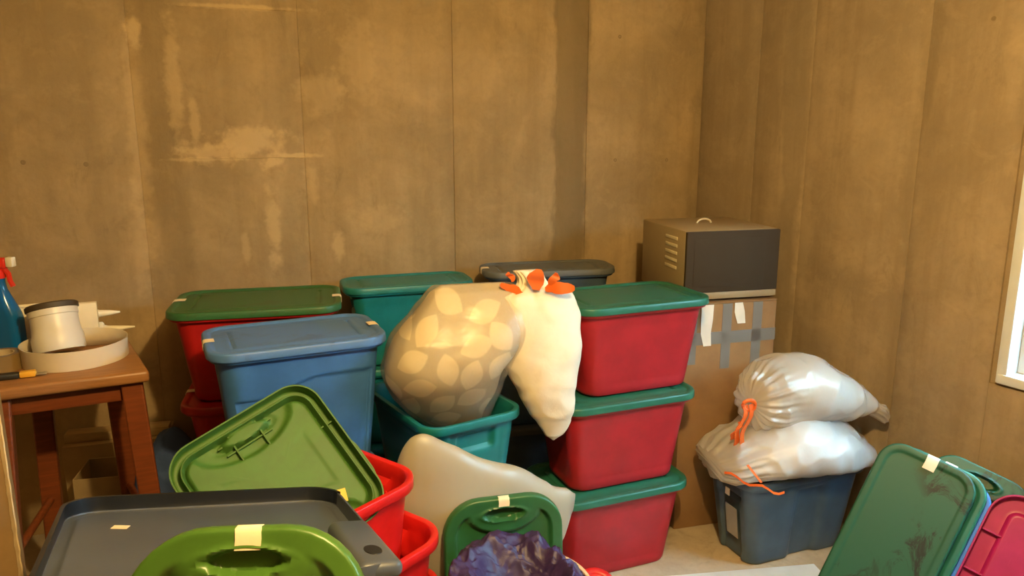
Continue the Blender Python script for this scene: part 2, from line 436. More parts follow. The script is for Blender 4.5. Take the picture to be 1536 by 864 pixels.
M_CON_R = concrete('poured_concrete_streaked', tuple(x * y for x, y in zip(WALLC, (.92, .96, 1.10))), ((.62, 1.1, .05, .3, .3),), 1.0, 6, .6, ((-.2, .12, .04, .22), (.14, .46, .04, .16), (.47, .58, .016, .46), (1.05, 1.09, .012, .30), (.30, .34, .02, .2)))
M_CON_M = M_CON_D = concrete('tie_mark_grout', c3(WALLC, .78), (), 1.0, 3, .4)
M_FLOOR = concrete('floor_concrete', (.44, .36, .26), (), 1.0, 12, .1)
M_CEIL = simple('ceiling_paint', (.55, .48, .38), .9)

# ------------------------------------------------------------------ the room
CX, CY, HT = .87, 3.62, 2.5
A_B, A_R = R(18), R(-60)
def struct(name, me, mat, M=None, parent=None):
    o = obj(name, me, mat, parent, M)
    if parent is None: o['kind'] = 'structure'
    return o
def slab_me(name, z0, z1):                    # the room's own outline, out to the outer faces of its walls
    P = [(-3.55, -2.65), (4.66, -2.65), (.94, 3.79), (.80, 3.79), (-3.55, 2.36)]; n = len(P)
    vs = [(x, y, z0) for x, y in P] + [(x, y, z1) for x, y in P]
    return mesh(name, vs, [tuple(range(n)), tuple(range(n, 2 * n))] + [(k, (k + 1) % n, n + (k + 1) % n, n + k) for k in range(n)], False)
struct('floor', slab_me('floor', -.12, 0), M_FLOOR)
struct('ceiling', slab_me('ceiling', HT, HT + .1), M_CEIL)
MB_ = T(CX, CY, 0, A_B)                       # local x runs along the wall (0 at the corner, negative to the left), y into the wall
wb = struct('wall_back', box_me('wall_back', (-4.6, .012, 0), (.2, .25, HT), 0), M_CON, MB_)
edges = [(-4.6, -3.0, M_CON, .0), (-3.0, -2.372, M_CON, .002), (-2.372, -1.776, M_CON, .004), (-1.776, -1.171, M_CON, .003), (-1.171, -.711, M_CON, .0),
         (-.711, -.569, M_CON, .0045), (-.569, -.03, M_CON, .001)]
for (a, b, m, dy) in edges:
    obj('formwork_panel', box_me('formwork_panel', (a, dy, 0), (b, .012 + .01, HT), .002), m, wb)
for (s_, z) in ((-1.052, 1.889), (-1.058, 1.355), (-.421, 1.876), (-.427, 1.346), (-.167, 1.343), (-1.16, 1.36), (-2.75, 1.37), (-2.55, 1.36)):
    me = lathe_me('tie_mark', ((.009, 0), (.009, .0006), (.007, .0014), (.004, .001)), 16)
    obj('tie_mark', me, M_CON_D, wb, Matrix.Translation((s_, .002, z + .07)) @ Matrix.Rotation(R(90), 4, 'X'))
for (x0, x1, z) in ((-2.20, -1.75, 1.376), (-2.20, -1.78, 1.925)):   # thin fins left where form boards met
    pts = [(x0 + (x1 - x0) * i / 24, .006, z + .07 + .004 * noise.noise(Vector((i * .5, z, 0)))) for i in range(25)]
    obj('form_line', tube_me('form_line', pts, .004, 6), M_CON, wb)
MR_ = T(CX, CY, 0, A_R)                       # right wall: local x runs from the corner towards the camera, y into the wall
WX0, WX1, WZ0, WZ1 = 1.43, 2.75, .77, 1.90     # window opening
wr_ = struct('wall_right', box_me('wall_right', (-.1, .012, 0), (WX0, .12, HT), 0), M_CON_R, MR_)
for lo_, hi_ in (((WX0, .012, 0), (WX1, .12, WZ0)), ((WX0, .012, WZ1), (WX1, .12, HT)), ((WX1, .012, 0), (7.3, .12, HT))):
    obj('wall_section', box_me('wall_section', lo_, hi_, 0), M_CON_R, wr_)
for (a, b, z0, z1, m, dy) in ((.0, .33, 0, HT, M_CON_R, .001), (.33, .60, 0, HT, M_CON_R, .0025), (.60, 1.07, 0, HT, M_CON_R, .002), (1.07, WX0 - .03, 0, HT, M_CON_R, .003), (WX0 - .03, WX1, 0, WZ0 - .03, M_CON_R, .003), (WX1, 7.3, 0, HT, M_CON_R, .004)):
    obj('formwork_panel', box_me('formwork_panel', (a, dy, z0), (b, .022, z1), .002), m, wr_)
for (s_, z) in ((.70, 1.353), (.72, 1.833), (1.27, 1.826)):
    me = lathe_me('tie_mark', ((.009, 0), (.009, .0006), (.007, .0014), (.004, .001)), 16)
    obj('tie_mark', me, M_CON_D, wr_, Matrix.Translation((s_, .004, z + .07)) @ Matrix.Rotation(R(90), 4, 'X'))
# the rest of the room, behind and beside the camera
struct('wall_left', box_me('wall_left', (-3.4, -2.4, 0), (-3.2, 2.6, HT), 0), M_CON)
struct('wall_front', box_me('wall_front', (-3.4, -2.6, 0), (4.7, -2.4, HT), 0), M_CON)
# window: white frame, sash, glass
M_VINYL = simple('white_vinyl', (.72, .76, .78), .35)
win = tag(bpy.data.objects.new('window_1', None), kind='structure'); COL.objects.link(win); win.matrix_local = MR_
def wbar(name, lo_, hi_, m=M_VINYL, bev=.004): return obj(name, box_me(name, lo_, hi_, bev), m, win)
fw = .028
wbar('window_frame', (WX0 - .005, -.012, WZ0 - .02), (WX0 + fw, .10, WZ1 + .02)); wbar('window_frame', (WX1 - fw, -.012, WZ0 - .02), (WX1 + .005, .10, WZ1 + .02))
wbar('window_sill', (WX0, -.016, WZ0 - .02), (WX1, .10, WZ0 + .012)); wbar('window_head', (WX0, -.012, WZ1 - .012), (WX1, .10, WZ1 + .02))
a, b = WX0 + fw, WX1 - fw
wbar('sash_stile', (a, .05, WZ0 + .012), (a + .03, .08, WZ1 - .012)); wbar('sash_stile', (b - .03, .05, WZ0 + .012), (b, .08, WZ1 - .012))
wbar('sash_rail', (a + .03, .05, WZ0 + .012), (b - .03, .08, WZ0 + .042)); wbar('sash_rail', (a + .03, .05, WZ1 - .042), (b - .03, .08, WZ1 - .012))
sg = NT('window_glass'); sg.n.remove(sg.b); tr_ = sg.add('ShaderNodeBsdfTransparent'); tr_.inputs[0].default_value = (.94, .97, .96, 1)
gl_ = sg.add('ShaderNodeBsdfGlossy'); gl_.inputs[1].default_value = .02; mx_ = sg.add('ShaderNodeMixShader'); mx_.inputs[0].default_value = .06
sg.link(tr_.outputs[0], mx_.inputs[1]); sg.link(gl_.outputs[0], mx_.inputs[2]); sg.link(mx_.outputs[0], sg.out.inputs[0])
obj('window_pane', box_me('window_pane', (WX0 + fw + .02, .063, WZ0 + .03), (WX1 - fw - .02, .067, WZ1 - .03), 0), sg.m, win)
# well added outside the window: bare earth walls that cut low daylight
EARTH = cardboard('bare_earth', (.06, .038, .026)); GZ = 1.75
well = tag(obj('sky_block_well', box_me('sky_block_well', (.9, .12, .5), (4.6, .85, .62), 0), EARTH, None, MR_), kind='structure')
obj('sky_block_side', box_me('sky_block_side', (.9, .74, .62), (4.6, .85, GZ), 0), EARTH, well)
obj('sky_block_side', box_me('sky_block_side', (.9, .12, .62), (1.0, .74, GZ), 0), EARTH, well)
obj('sky_block_side', box_me('sky_block_side', (4.5, .12, .62), (4.6, .74, GZ), 0), EARTH, well)

# ------------------------------------------------------------------ ceiling lamp (behind the top of the picture)
lamp = thing('ceiling_lamp', 'bare bulb in a white ceiling holder, above the picture', 'lamp', (LAMP_POS[0], LAMP_POS[1], 0))
obj('lamp_holder', lathe_me('lamp_holder', ((.055, HT), (.055, HT - .02), (.03, HT - .04), (.022, HT - .12), (.018, HT - .13)), 32), simple('porcelain', (.8, .8, .78), .3), lamp)

# ------------------------------------------------------------------ stacks of totes
P_RASP = plastic('raspberry_plastic', (.36, .011, .018), .45)
P_RED = plastic('deep_red_plastic', (.42, .010, .010), .42)
P_BRED = plastic('bright_red_plastic', (.62, .012, .010), .34)
P_GLID = plastic('teal_green_plastic', (.018, .135, .088), .36)
P_GLID2 = dirty('forest_green_lid', (.03, .125, .042), (.045, .065, .02), .5, .42)
P_BLUE = plastic('blue_plastic', (.045, .16, .46), .42, .08)
P_BLUEL = dirty('blue_lid_plastic', (.075, .19, .48), (.06, .10, .20), .5, .45)
P_TEAL = plastic('teal_plastic', (.010, .19, .215), .38)
P_TEALL = plastic('teal_lid_plastic', (.02, .20, .20), .38)
P_SLATE = plastic('slate_plastic', (.058, .096, .138), .40)
P_SLATEL = dirty('slate_lid_plastic', (.11, .12, .12), (.04, .04, .04), .5, .5)
P_LGREEN = plastic('leaf_green_plastic', (.055, .145, .026), .52, .05, .1, .3)
P_FGREEN = plastic('moss_green_plastic', (.060, .150, .022), .34)
P_DGREEN = plastic('dark_green_plastic', (.023, .12, .046), .36)
P_DIRTG = dirty('scuffed_dark_green', (.008, .085, .048), (.003, .007, .006), .95, .48)
P_GREY = plastic('grey_blue_lid', (.065, .078, .105), .36)
P_NAVY = plastic('navy_plastic', (.007, .009, .014), .35)
P_PINK = plastic('magenta_plastic', (.36, .010, .15), .42)

HT_T = .300                                   # one tote's step in a stack
def stack(cx, cy, deg, specs, L, W, h, **kw):
    z = 0.0
    for (label, bm_, lm_, dx, dy, tp) in specs:
        tote(label, L, W, h, bm_, T(cx + dx, cy + dy, z, R(deg)), lm_, tapes=tp, **kw); z += h + .0065
    return z
# raspberry stack, centre right
stack(.405, 2.675, 22, [
    ('raspberry red tote with teal green lid, bottom of the stack of three', P_RASP, P_GLID, -.064, -.080, ()),
    ('raspberry red tote with teal green lid, middle of the stack of three', P_RASP, P_GLID, -.046, -.056, ()),
    ('raspberry red tote with dark green lid, top of the stack of three', P_RASP, P_GLID, 0, -.008, ())], .525, .335, .321)
# red stack at the left, against the wall
stack(-.895, 2.64, 13, [
    ('deep red tote with lid, bottom of the left stack near the stool', P_RED, P_RED, .01, .0, ()),
    ('deep red tote with lid, second of the left stack, mostly behind the blue tote', P_RED, P_RED, .02, .0, ((-.2, .0, 'x', .03, .03, .03),)),
    ('deep red tote with mossy green lid and two tape tabs, left stack', P_RED, P_GLID2, 0, 0, ((-.2, .02, 'x', .035, .04, .03), (.2, -.02, 'x', .035, .03)))], .555, .37, .318)
# blue stack
stack(-.66, 2.24, 25, [
    ('blue tote at the bottom of the stack, hidden behind the green lids', P_BLUE, P_BLUEL, .0, .0, ()),
    ('tall blue tote with dusty blue lid and a wavy moulded line on its front', P_BLUE, P_BLUEL, 0, 0, ((-.2, .0, 'x', .035, .03), (.2, -.0, 'x', .04, .03)))], .50, .33, .473, style='wave')
# closed teal stack by the wall
stack(-.42, 2.99, 18, [
    ('teal tote at the bottom of the stack by the concrete wall', P_TEAL, P_TEALL, .0, .0, ()),
    ('teal tote in the middle of the stack by the concrete wall', P_TEAL, P_TEALL, .0, .0, ()),
    ('closed teal tote with teal lid on its stack, behind the leaf-print bag', P_TEAL, P_TEALL, 0, 0, ())], .50, .25, .317)
# dark lidded stack in the back
stack(.145, 3.13, 12, [
    ('slate tote at the bottom of the rear stack by the wall', P_SLATE, P_SLATEL, .0, .0, ()),
    ('slate tote in the middle of the rear stack by the wall', P_SLATE, P_SLATEL, .0, .0, ()),
    ('slate tote with dusty grey lid, behind the orange drawstring', P_SLATE, P_SLATEL, 0, 0, ((-.2, .0, 'x', .03, .03),))], .54, .23, .327)
# open teal tote on another one
tote('teal tote under the open teal tote, in shadow', .50, .36, .335, P_TEAL, T(-.235, 2.42, 0, R(33 + 90)), P_TEALL)
tote('open teal tote without lid holding the leaf-print bag', .50, .36, .345, P_TEAL, T(-.235, 2.42, .342, R(33 + 90)))
# nested red totes
for k, lb in enumerate(('bright red open tote, lowest of the nest and out of sight', 'bright red open tote, second of the nest, its rim lower right', 'bright red open tote on top of the nest, green lid standing in it')):
    L_, W_, x_, y_ = ((.56, .42, -.482, 1.683), (.56, .42, -.482, 1.683), (.52, .37, -.513, 1.712))[k]
    t = tote(lb, L_, W_, .42, P_BRED, T(x_, y_, .002 + .14 * k, R(53)), taper=.86, r=.085)
    if k == 2: obj('lit_hole_patch', lathe_me('lit_hole_patch', ((.020, 0), (.020, .003), (.016, .005), (.006, .0045)), 28), P_BRED, t, Matrix.Translation((.222, -.03, .345)) @ Matrix.Rotation(R(-86), 4, 'Y') @ Matrix.Diagonal((.75, 1.9, 1, 1)))  # raised red oval stands in for light showing through the handle hole
# ------------------------------------------------------------------ lids in the foreground
def corners_lid(Lc, Tc, Rc, L, W): 
    """frame for a lid whose short edge runs Lc->Tc and long edge Tc->Rc"""
    Lc, Tc, Rc = Vector(Lc), Vector(Tc), Vector(Rc); ex = (Rc - Tc).normalized(); ey = (Tc - Lc); ey = (ey - ex * ey.dot(ex)).normalized()
    return Tc + ex * L / 2 - ey * W / 2, ex, ey
c, ex, ey = corners_lid((-.80, 1.65, .813), (-.546, 1.85, .916), (-.28, 1.70, .617), .39, .375)
nrm = ex.cross(ey)
if nrm.y > 0: nrm = -nrm                      # nrm now points to the camera: the underside
c = c + ey * .02 - ex * .012
Mg = frame(c, ex, -nrm)
gl1 = free_lid('leaf green lid standing tilted in the red totes, ribbed underside to the camera', .39, .385, P_LGREEN, Mg, 'channel', skirt=.034)
def ribs(parent, spec, mat):
    for (x0, y0, x1, y1, dz) in spec:
        p, q = Vector((x0, y0, 0)), Vector((x1, y1, 0)); d = (q - p)
        M = frame((p + q) / 2 + Vector((0, 0, -.004 - dz / 2 - .002)), d, (0, 0, 1)); l = d.length / 2
        obj('rib', box_me('rib', (-l, -.0022, -dz / 2), (l, .0022, dz / 2), .0006, 1), mat, parent, M)
ribs(gl1, ((-.165, .035, -.09, .035, .010), (-.165, -.035, -.09, -.035, .010), (.165, .035, .10, .035, .01), (.165, -.035, .10, -.035, .01), (-.150, -.07, -.150, .07, .006), (-.125, -.06, -.125, .06, .006),
           (-.06, .19, -.06, .145, .008), (-.06, -.19, -.06, -.145, .008)), P_LGREEN)
T2 = c - ex * .195 + ey * .1925                # top corner of the tilted lid
c2 = T2 + ex * (.15 + .10) + ey * (.020 - .15) - nrm * .045
free_lid('leaf green lid corner peeking out behind the tilted green lid', .20, .30, P_LGREEN, frame(c2, ex, -nrm))
# box that carries the foreground lids (below the picture)
def carton(name, label, lx, ly, lz, M, open_top=False, mat=None):
    m = mat or cardboard('brown_cardboard'); t = thing(name, label, 'cardboard box', M=M); th = .004
    obj('bottom', box_me('bottom', (-lx / 2, -ly / 2, 0), (lx / 2, ly / 2, th), .001, 1), m, t)
    for (a, b) in (((-lx / 2, -ly / 2), (lx / 2, -ly / 2 + th)), ((-lx / 2, ly / 2 - th), (lx / 2, ly / 2)), ((-lx / 2, -ly / 2 + th), (-lx / 2 + th, ly / 2 - th)), ((lx / 2 - th, -ly / 2 + th), (lx / 2, ly / 2 - th))):
        obj('side', box_me('side', (*a, th), (*b, lz), .001, 1), m, t)
    if not open_top:
        obj('flap', box_me('flap', (-lx / 2, -ly / 2, lz), (lx / 2, -.0015, lz + th), .001, 1), m, t)
        obj('flap', box_me('flap', (-lx / 2, .0015, lz), (lx / 2, ly / 2, lz + th), .001, 1), m, t)
    return t
carton('cardboard_box', 'brown cardboard box under the grey lid, below the picture', .40, .28, .76, T(-.66, 1.14, 0, R(20)))
carton('cardboard_box', 'low brown cardboard box carrying the nearest green lid, below the picture', .40, .26, .592, T(-.39, .74, 0, R(3)))
# leaning lids: navy behind, grey, moss green in front
def lean(cx, cy, ztop, ang, lean_deg, size):
    """frame for a standing lid: edge direction ang (plan), leaning back lean_deg; returns centre and axes (along, up, normal to camera)"""
    al = Vector((math.cos(ang), math.sin(ang), 0)); back = Vector((-math.sin(ang), math.cos(ang), 0)); l = R(lean_deg)
    up = back * math.sin(l) + Vector((0, 0, 1)) * math.cos(l); n_ = up.cross(al) * -1
    n_ = al.cross(up); 
    return Vector((cx, cy, ztop)) - up * size / 2, al, up, n_
FL, FR, NR = Vector((-.880, 1.382, .820)), Vector((-.402, 1.590, .742)), Vector((-.160, 1.130, .838))
exg = (FR - FL).normalized(); eyg = (FR - NR); eyg = (eyg - exg * eyg.dot(exg)).normalized(); upg = exg.cross(eyg)
LG, WG = (FR - FL).length, (FR - NR).length
cg = FR - exg * LG / 2 - eyg * WG / 2
gy = free_lid('large grey lid lying upside down with a dark navy rim, left foreground', LG, WG, P_GREY, frame(cg, exg, -upg), 'plain', skirt=.030)
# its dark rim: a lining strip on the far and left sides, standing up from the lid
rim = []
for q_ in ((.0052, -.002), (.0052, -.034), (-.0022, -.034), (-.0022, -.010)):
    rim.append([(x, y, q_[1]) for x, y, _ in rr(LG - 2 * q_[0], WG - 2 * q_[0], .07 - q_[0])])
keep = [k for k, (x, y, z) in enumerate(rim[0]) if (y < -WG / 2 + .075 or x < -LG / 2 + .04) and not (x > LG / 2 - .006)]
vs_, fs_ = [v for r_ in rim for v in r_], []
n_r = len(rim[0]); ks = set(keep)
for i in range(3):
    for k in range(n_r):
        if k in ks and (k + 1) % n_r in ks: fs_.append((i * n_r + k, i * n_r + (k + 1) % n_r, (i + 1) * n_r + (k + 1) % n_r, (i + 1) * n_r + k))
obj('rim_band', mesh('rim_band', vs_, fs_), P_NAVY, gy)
obj('paper_scrap', box_me('paper_scrap', (-.014, -.010, -.0006), (.014, .010, .0006), 0), M_TAPE, gy, T(-.16, -.125, -.0085, .3))
grip = obj('end_grip', box_me('end_grip', (LG / 2 - .070, WG / 2 - .26, -.034), (LG / 2 + .008, WG / 2 - .006, -.002), .0155, 5), P_GREY, gy)
obj('hole_shade', lathe_me('hole_shade', ((.016, .001), (.0145, -.0015), (.004, -.001)), 28), P_NAVY, grip, Matrix.Translation((LG / 2 - .030, WG / 2 - .070, -.0335)) @ Matrix.Diagonal((1.0, 1.7, 1, 1)))  # navy oval on the grip stands in for the shade of a hole
c_, al, up, n_ = lean(-.374, .980, 1.018, R(4), 20, .44)
nn = n_ if n_.y < 0 else -n_
Mfg = frame(c_, up, nn)
fg = free_lid('moss green lid with oval hand slot and a tape tab, nearest in front', .44, .340, P_FGREEN, Mfg, r=.118)
tape_on_lid(fg, .44, .340, .2, -.005, 'x', .036, .030, .012)
st = obj('yellow_sticker', box_me('yellow_sticker', (-.016, -.02, -.0004), (.016, .02, .0004), 0), simple('yellow_paper', (.75, .42, .01), .5), gl1, T(.105, -.0925, -.0180, .35))
# dark green lid standing in the middle
c_, al, up, n_ = lean(-.022, 1.925, .575, R(14), 5, .57)
nn = n_ if n_.y < 0 else -n_
dg = free_lid('dark green lid with a tape tab, standing behind the purple bag', .57, .335, P_DGREEN, frame(c_, up, nn), r=.10)
tape_on_lid(dg, .57, .335, .2, -.0, 'x', .030, .026, .012)

# lids leaning at the right wall
e2 = Vector((.45, .2, .87)).normalized(); e1 = Vector((.8, -.58, -.15)); e1 = (e1 - e2 * e1.dot(e2)).normalized(); nv_ = e1.cross(e2)
if nv_.y > 0: nv_ = -nv_
wp0 = cloth('white_paint_mark', (.72, .70, .68), .7, 30, .1)
TL = Vector((1.20, 2.30, .60)); LA, WA = .62, .285
cA = TL + e1 * WA / 2 - e2 * LA / 2
lidA = free_lid('scuffed dark green lid with tape tab, front of the lids at the right wall', LA, WA, P_DIRTG, frame(cA, e2, nv_), kind='plain')
tape_on_lid(lidA, LA, WA, .2, .0, 'x', .034, .045, .02)
lidB = free_lid('bright teal green lid, second of the lids leaning at the right wall', LA, WA, P_GLID, frame(cA - nv_ * .03 + e1 * .030 + e2 * .004, e2, nv_), kind='flat')
tape_on_lid(lidB, LA, WA, .2, -.02, 'x', .034, .03, .02)
free_lid('blue lid squeezed behind the teal green lid at the right wall', LA, WA, P_BLUE, frame(cA - nv_ * .06 + e1 * .050 - e2 * .012, e2, nv_), kind='flat')
e2d = (e2 + Vector((.06, .05, 0))).normalized()
free_lid('plain dark green lid, rearmost against the right wall', LA, WA, P_DIRTG, frame(cA - nv_ * .115 + e1 * .135 + e2 * .045, e2d, nv_), kind='notch')
TLp = Vector((1.285, 1.85, .645)); cP = TLp + e1 * .18 - e2 * .27
pk = free_lid('magenta pink lid showing its ribbed underside, lower right', .54, .38, P_PINK, frame(cP, e2, -nv_), 'tray', skirt=.028)
ribs(pk, tuple((x_, sy_ * .184, x_, sy_ * .140, .016) for x_ in (.15, .04, -.07, -.18) for sy_ in (-1, 1)) + tuple((sx_ * .264, y_, sx_ * .220, y_, .016) for y_ in (-.07, .07) for sx_ in (-1, 1)), P_PINK)
two = [(-.008, .008), (-.004, .013), (.003, .013), (.007, .008), (.005, .002), (-.003, -.005), (-.009, -.011), (0, -.011), (.010, -.011)]
obj('white_mark', strip_me('white_mark', [(.03 + v_, -.085 + u_, -.0195) for u_, v_ in two], (0, .35, -1), .0015, .004), wp0, pk)

# ------------------------------------------------------------------ cardboard box and microwave in the corner
MBX = T(.776, 3.028, 0, R(15))
lx, ly, lz = .395, .42, .916
ox, oy = MBX.to_translation().x, MBX.to_translation().y
bxo = thing('moving_box', 'tall brown cardboard box with grey tape, under the microwave in the corner', 'cardboard box', M=MBX)
mcb = cardboard('worn_cardboard', (.27, .15, .06))
obj('body', box_me('body', (-lx / 2, -ly / 2, 0), (lx / 2, ly / 2, lz - .004), .006), mcb, bxo)
for s_ in (-1, 1): obj('flap', box_me('flap', (-lx / 2, -ly / 2 if s_ < 0 else .001, lz - .004), (lx / 2, -.001 if s_ < 0 else ly / 2, lz), .0015, 1), mcb, bxo)
dt = simple('duct_tape', (.19, .18, .165), .4)
yf = -ly / 2
for (x0, x1, z0, z1) in ((-lx / 2, lx / 2, .755, .803), (-.035, .005, .655, .91), (.095, .135, .62, .91), (-lx / 2, -.14, .68, .91)):
    obj('duct_tape', box_me('duct_tape', (x0, yf - .0012, z0), (x1, yf + .001, z1), .0003, 1), dt, bxo)
wp = cloth('torn_paper', (.75, .70, .60), .7, 30, .15)
obj('torn_label', strip_me('torn_label', ((-.10, yf - .003, .910), (-.10, yf - .003, .855), (-.104, yf - .003, .80), (-.094, yf - .003, .75)), (1, 0, 0), [.055, .052, .045, .028], .001, .003, 4), wp, bxo)
obj('torn_label', strip_me('torn_label', ((.03, yf - .003, .912), (.036, yf - .003, .875), (.044, yf - .003, .83)), (1, 0, 0), [.03, .045, .036], .001, .003, 6), wp, bxo)
mw = thing('microwave_oven', 'old grey microwave oven with a dark door, on the cardboard box', 'microwave', M=T(.782, 3.037, lz + .0005, R(14)))
mg = simple('microwave_enamel', (.30, .22, .115), .5); md = simple('microwave_door_glass', (.05, .036, .022), .75)
md.node_tree.nodes['Principled BSDF'].inputs['Specular IOR Level'].default_value = .12
wx, wy, wz = .385, .40, .270
for (x_, y_) in ((-.15, -.13), (.15, -.13), (-.15, .13), (.15, .13)):
    obj('foot', lathe_me('foot', ((.014, 0), (.014, .010)), 16), simple('black_rubber', (.02, .02, .02), .6), mw, T(x_, y_, 0))
obj('body', box_me('body', (-wx / 2, -wy / 2 + .012, .010), (wx / 2, wy / 2, wz), .005), mg, mw)
obj('lower_trim', box_me('lower_trim', (-wx / 2, -wy / 2, .010), (wx / 2, -wy / 2 + .0118, .036), .002), mg, mw)
dr = obj('door', box_me('door', (-wx / 2, -wy / 2 - .004, .037), (wx / 2, -wy / 2 + .0118, wz - .002), .003), md, mw)
obj('door_window', box_me('door_window', (-wx / 2 + .03, -wy / 2 - .0055, .06), (wx / 2 - .06, -wy / 2 - .0035, wz - .03), .001), md, dr)
for k in range(5):
    z = .115 + .028 * k
    obj('vent_slot', box_me('vent_slot', (-wx / 2 - .0025, -wy / 2 + .075, z), (-wx / 2 + .001, -wy / 2 + .175, z + .012), .001), simple('vent_cream', (.62, .52, .34), .5), mw)
pts = [(-.01 + .03 * math.cos(a), .02, wz + .001 + .016 * math.sin(a)) for a in [math.pi * i / 14 for i in range(15)]]
obj('top_handle', tube_me('top_handle', pts, .004, 8), simple('vent_cream', (.62, .52, .34), .5), mw)

# ------------------------------------------------------------------ slate bin with two bags at the right
bn = tote('low slate blue open tote with a paper label, under two white bags', .55, .305, .345, P_SLATE, T(1.022, 2.68, 0, R(21)), style='ribbed', taper=.84, r=.055)
obj('masking_tape', box_me('masking_tape', (-.2775, -.012, .265), (-.2745, .012, .292), .0005, 1), M_TAPE, bn, T(.003, -.03, 0))
obj('paper_label', box_me('paper_label', (-.0007, -.032, -.06), (.0007, .032, .06), 0), cloth('printed_label', (.34, .33, .32), .5, 90, .1), bn, Matrix.Translation((-.237, -.018, .15)) @ Matrix.Rotation(R(-7), 4, 'Y'))
FILM = film('polythene_film', (.95, .95, .95), .36, .28)
FILM2 = film('polythene_film_clear', (.90, .86, .78), .35, .2, .8)
WHITE = cloth('white_pillow_cotton', (.82, .84, .88), .75, 14, .25)
CREAM = cloth('cream_pillow_cotton', (.80, .74, .62), .8, 12, .3)
ORANGE = simple('orange_drawstring', (.72, .13, .015), .45)
RGT, FRT = Vector((.98, .20, 0)), Vector((.20, -.98, 0))
# lower bag: flat pillow lying across the bin
b1 = thing('pillow_bag', 'white pillow in a clear drawstring bag, lying on the slate tote', 'bag', (1.008, 2.645, .335))
ctr = Vector((0, 0, .0))
def lay(spine_x0, spine_x1, zs): return [(t, RGT.x * (spine_x0 + (spine_x1 - spine_x0) * t), RGT.y * (spine_x0 + (spine_x1 - spine_x0) * t), z) for t, z in zs]
sp = lay(-.30, .335, ((0, .045), (.2, .075), (.5, .105), (.8, .075), (1, .035)))
UP = Vector((0, 0, 1))
pr = [(0, .03, .03, .10, .10), (.08, .045, .06, .15, .13), (.25, .07, .10, .19, .15), (.5, .10, .115, .20, .16), (.75, .07, .09, .18, .15), (.92, .035, .05, .12, .10), (1, .012, .012, .05, .05)]
# (left/right half width run down/up here, front/back towards and away from the camera)
obj('pillow', bag_me('pillow', [(a, b, c__, d) for a, b, c__, d in lay(-.17, .20, ((0, .06), (.5, .105), (1, .075)))], UP, FRT, [(0, .02, .02, .05, .04), (.1, .05, .07, .15, .11), (.5, .095, .105, .19, .15), (.9, .05, .07, .15, .11), (1, .02, .02, .05, .04)], 2.6, 70, 50, .010, 7, seed=3), WHITE, b1)
obj('plastic_bag', bag_me('plastic_bag', sp, UP, FRT, pr, 2.3, 180, 140, .014, 6, ((.10, .14, 21, .0045), (0.0, .2, 13, .006), (1.0, .12, 9, .006)), 5, .006, .008, 12), FILM, b1)
rp = [(-.20 + .20 * i / 12 - .03, -.165 - .02 * math.sin(i / 12 * 3.1), .052 - .045 * (i / 12) + .01 * math.sin(i)) for i in range(13)]
obj('drawstring', strip_me('drawstring', [Vector((-.275, -.185, .062)) + Vector((.18 * i / 10, -.085 * math.sin(i / 10 * 1.7) - .005, -.034 * i / 10 + .008 * math.sin(i * 1.3))) for i in range(11)], (0, .2, 1), .008, .002), ORANGE, b1)
obj('drawstring', strip_me('drawstring', [Vector((-.17, -.262, .06)) + Vector((-.045 * i / 6, .02 * i / 6, .055 * i / 6)) for i in range(7)], (1, .2, .2), .008, .002), ORANGE, b1)
# upper bag: gathered neck towards the camera-left, tail at the right
b2 = thing('pillow_bag', 'clear bag gathered with an orange drawstring, on top of the other white bag', 'bag', (1.035, 2.665, .515))
sp2 = [(0, -.205, -.135, .105), (.12, -.165, -.10, .105), (.3, -.09, -.045, .11), (.55, .05, .0, .105), (.78, .18, .01, .085), (.92, .265, -.005, .055), (1, .325, -.02, .02)]
pr2 = [(0, .003, .003, .003, .003), (.02, .035, .038, .035, .035), (.05, .065, .068, .065, .06), (.10, .095, .095, .095, .085), (.18, .115, .115, .12, .11), (.3, .12, .125, .14, .125), (.5, .115, .135, .145, .13), (.72, .09, .09, .115, .105), (.87, .045, .05, .065, .055), (.95, .026, .030, .04, .035), (1, .030, .034, .022, .02)]
FR2 = Vector((.52, -.85, 0))
obj('pillow', bag_me('pillow', lay(-.03, .22, ((0, .10), (.5, .10), (1, .06))), UP, FRT, [(0, .02, .02, .02, .02), (.2, .085, .09, .11, .10), (.5, .10, .11, .13, .12), (.85, .06, .06, .09, .08), (1, .01, .01, .01, .01)], 2.3, 64, 44, .012, 8, seed=8), WHITE, b2)
obj('plastic_bag', bag_me('plastic_bag', sp2, UP, FR2, pr2, 2.05, 190, 150, .014, 7, ((.09, .10, 19, .0055), (.12, .12, 31, .0025), (.97, .05, 9, .002)), 9, .004, .006, 12), film('polythene_film_cream', (.92, .87, .78), .40, .2, .9), b2)
nk = Vector((-.212, -.138, .105))
for (dx, dz, l, wv) in ((-.015, 0, .15, .020), (.004, .004, .17, .018), (-.03, -.06, .07, .016)):
    pts = [nk + Vector((dx - .028 * i / 8 + .008 * math.sin(i), -.012 - .012 * math.sin(i * .5), dz - l * (i / 8))) for i in range(9)]
    obj('drawstring', strip_me('drawstring', pts, (1, .45, .2), wv, .003), ORANGE, b2)
obj('drawstring_knot', tube_me('drawstring_knot', [nk + Vector((.022 * math.cos(a), -.012, .018 * math.sin(a))) for a in [2 * math.pi * i / 14 for i in range(15)]], .007, 8), ORANGE, b2)

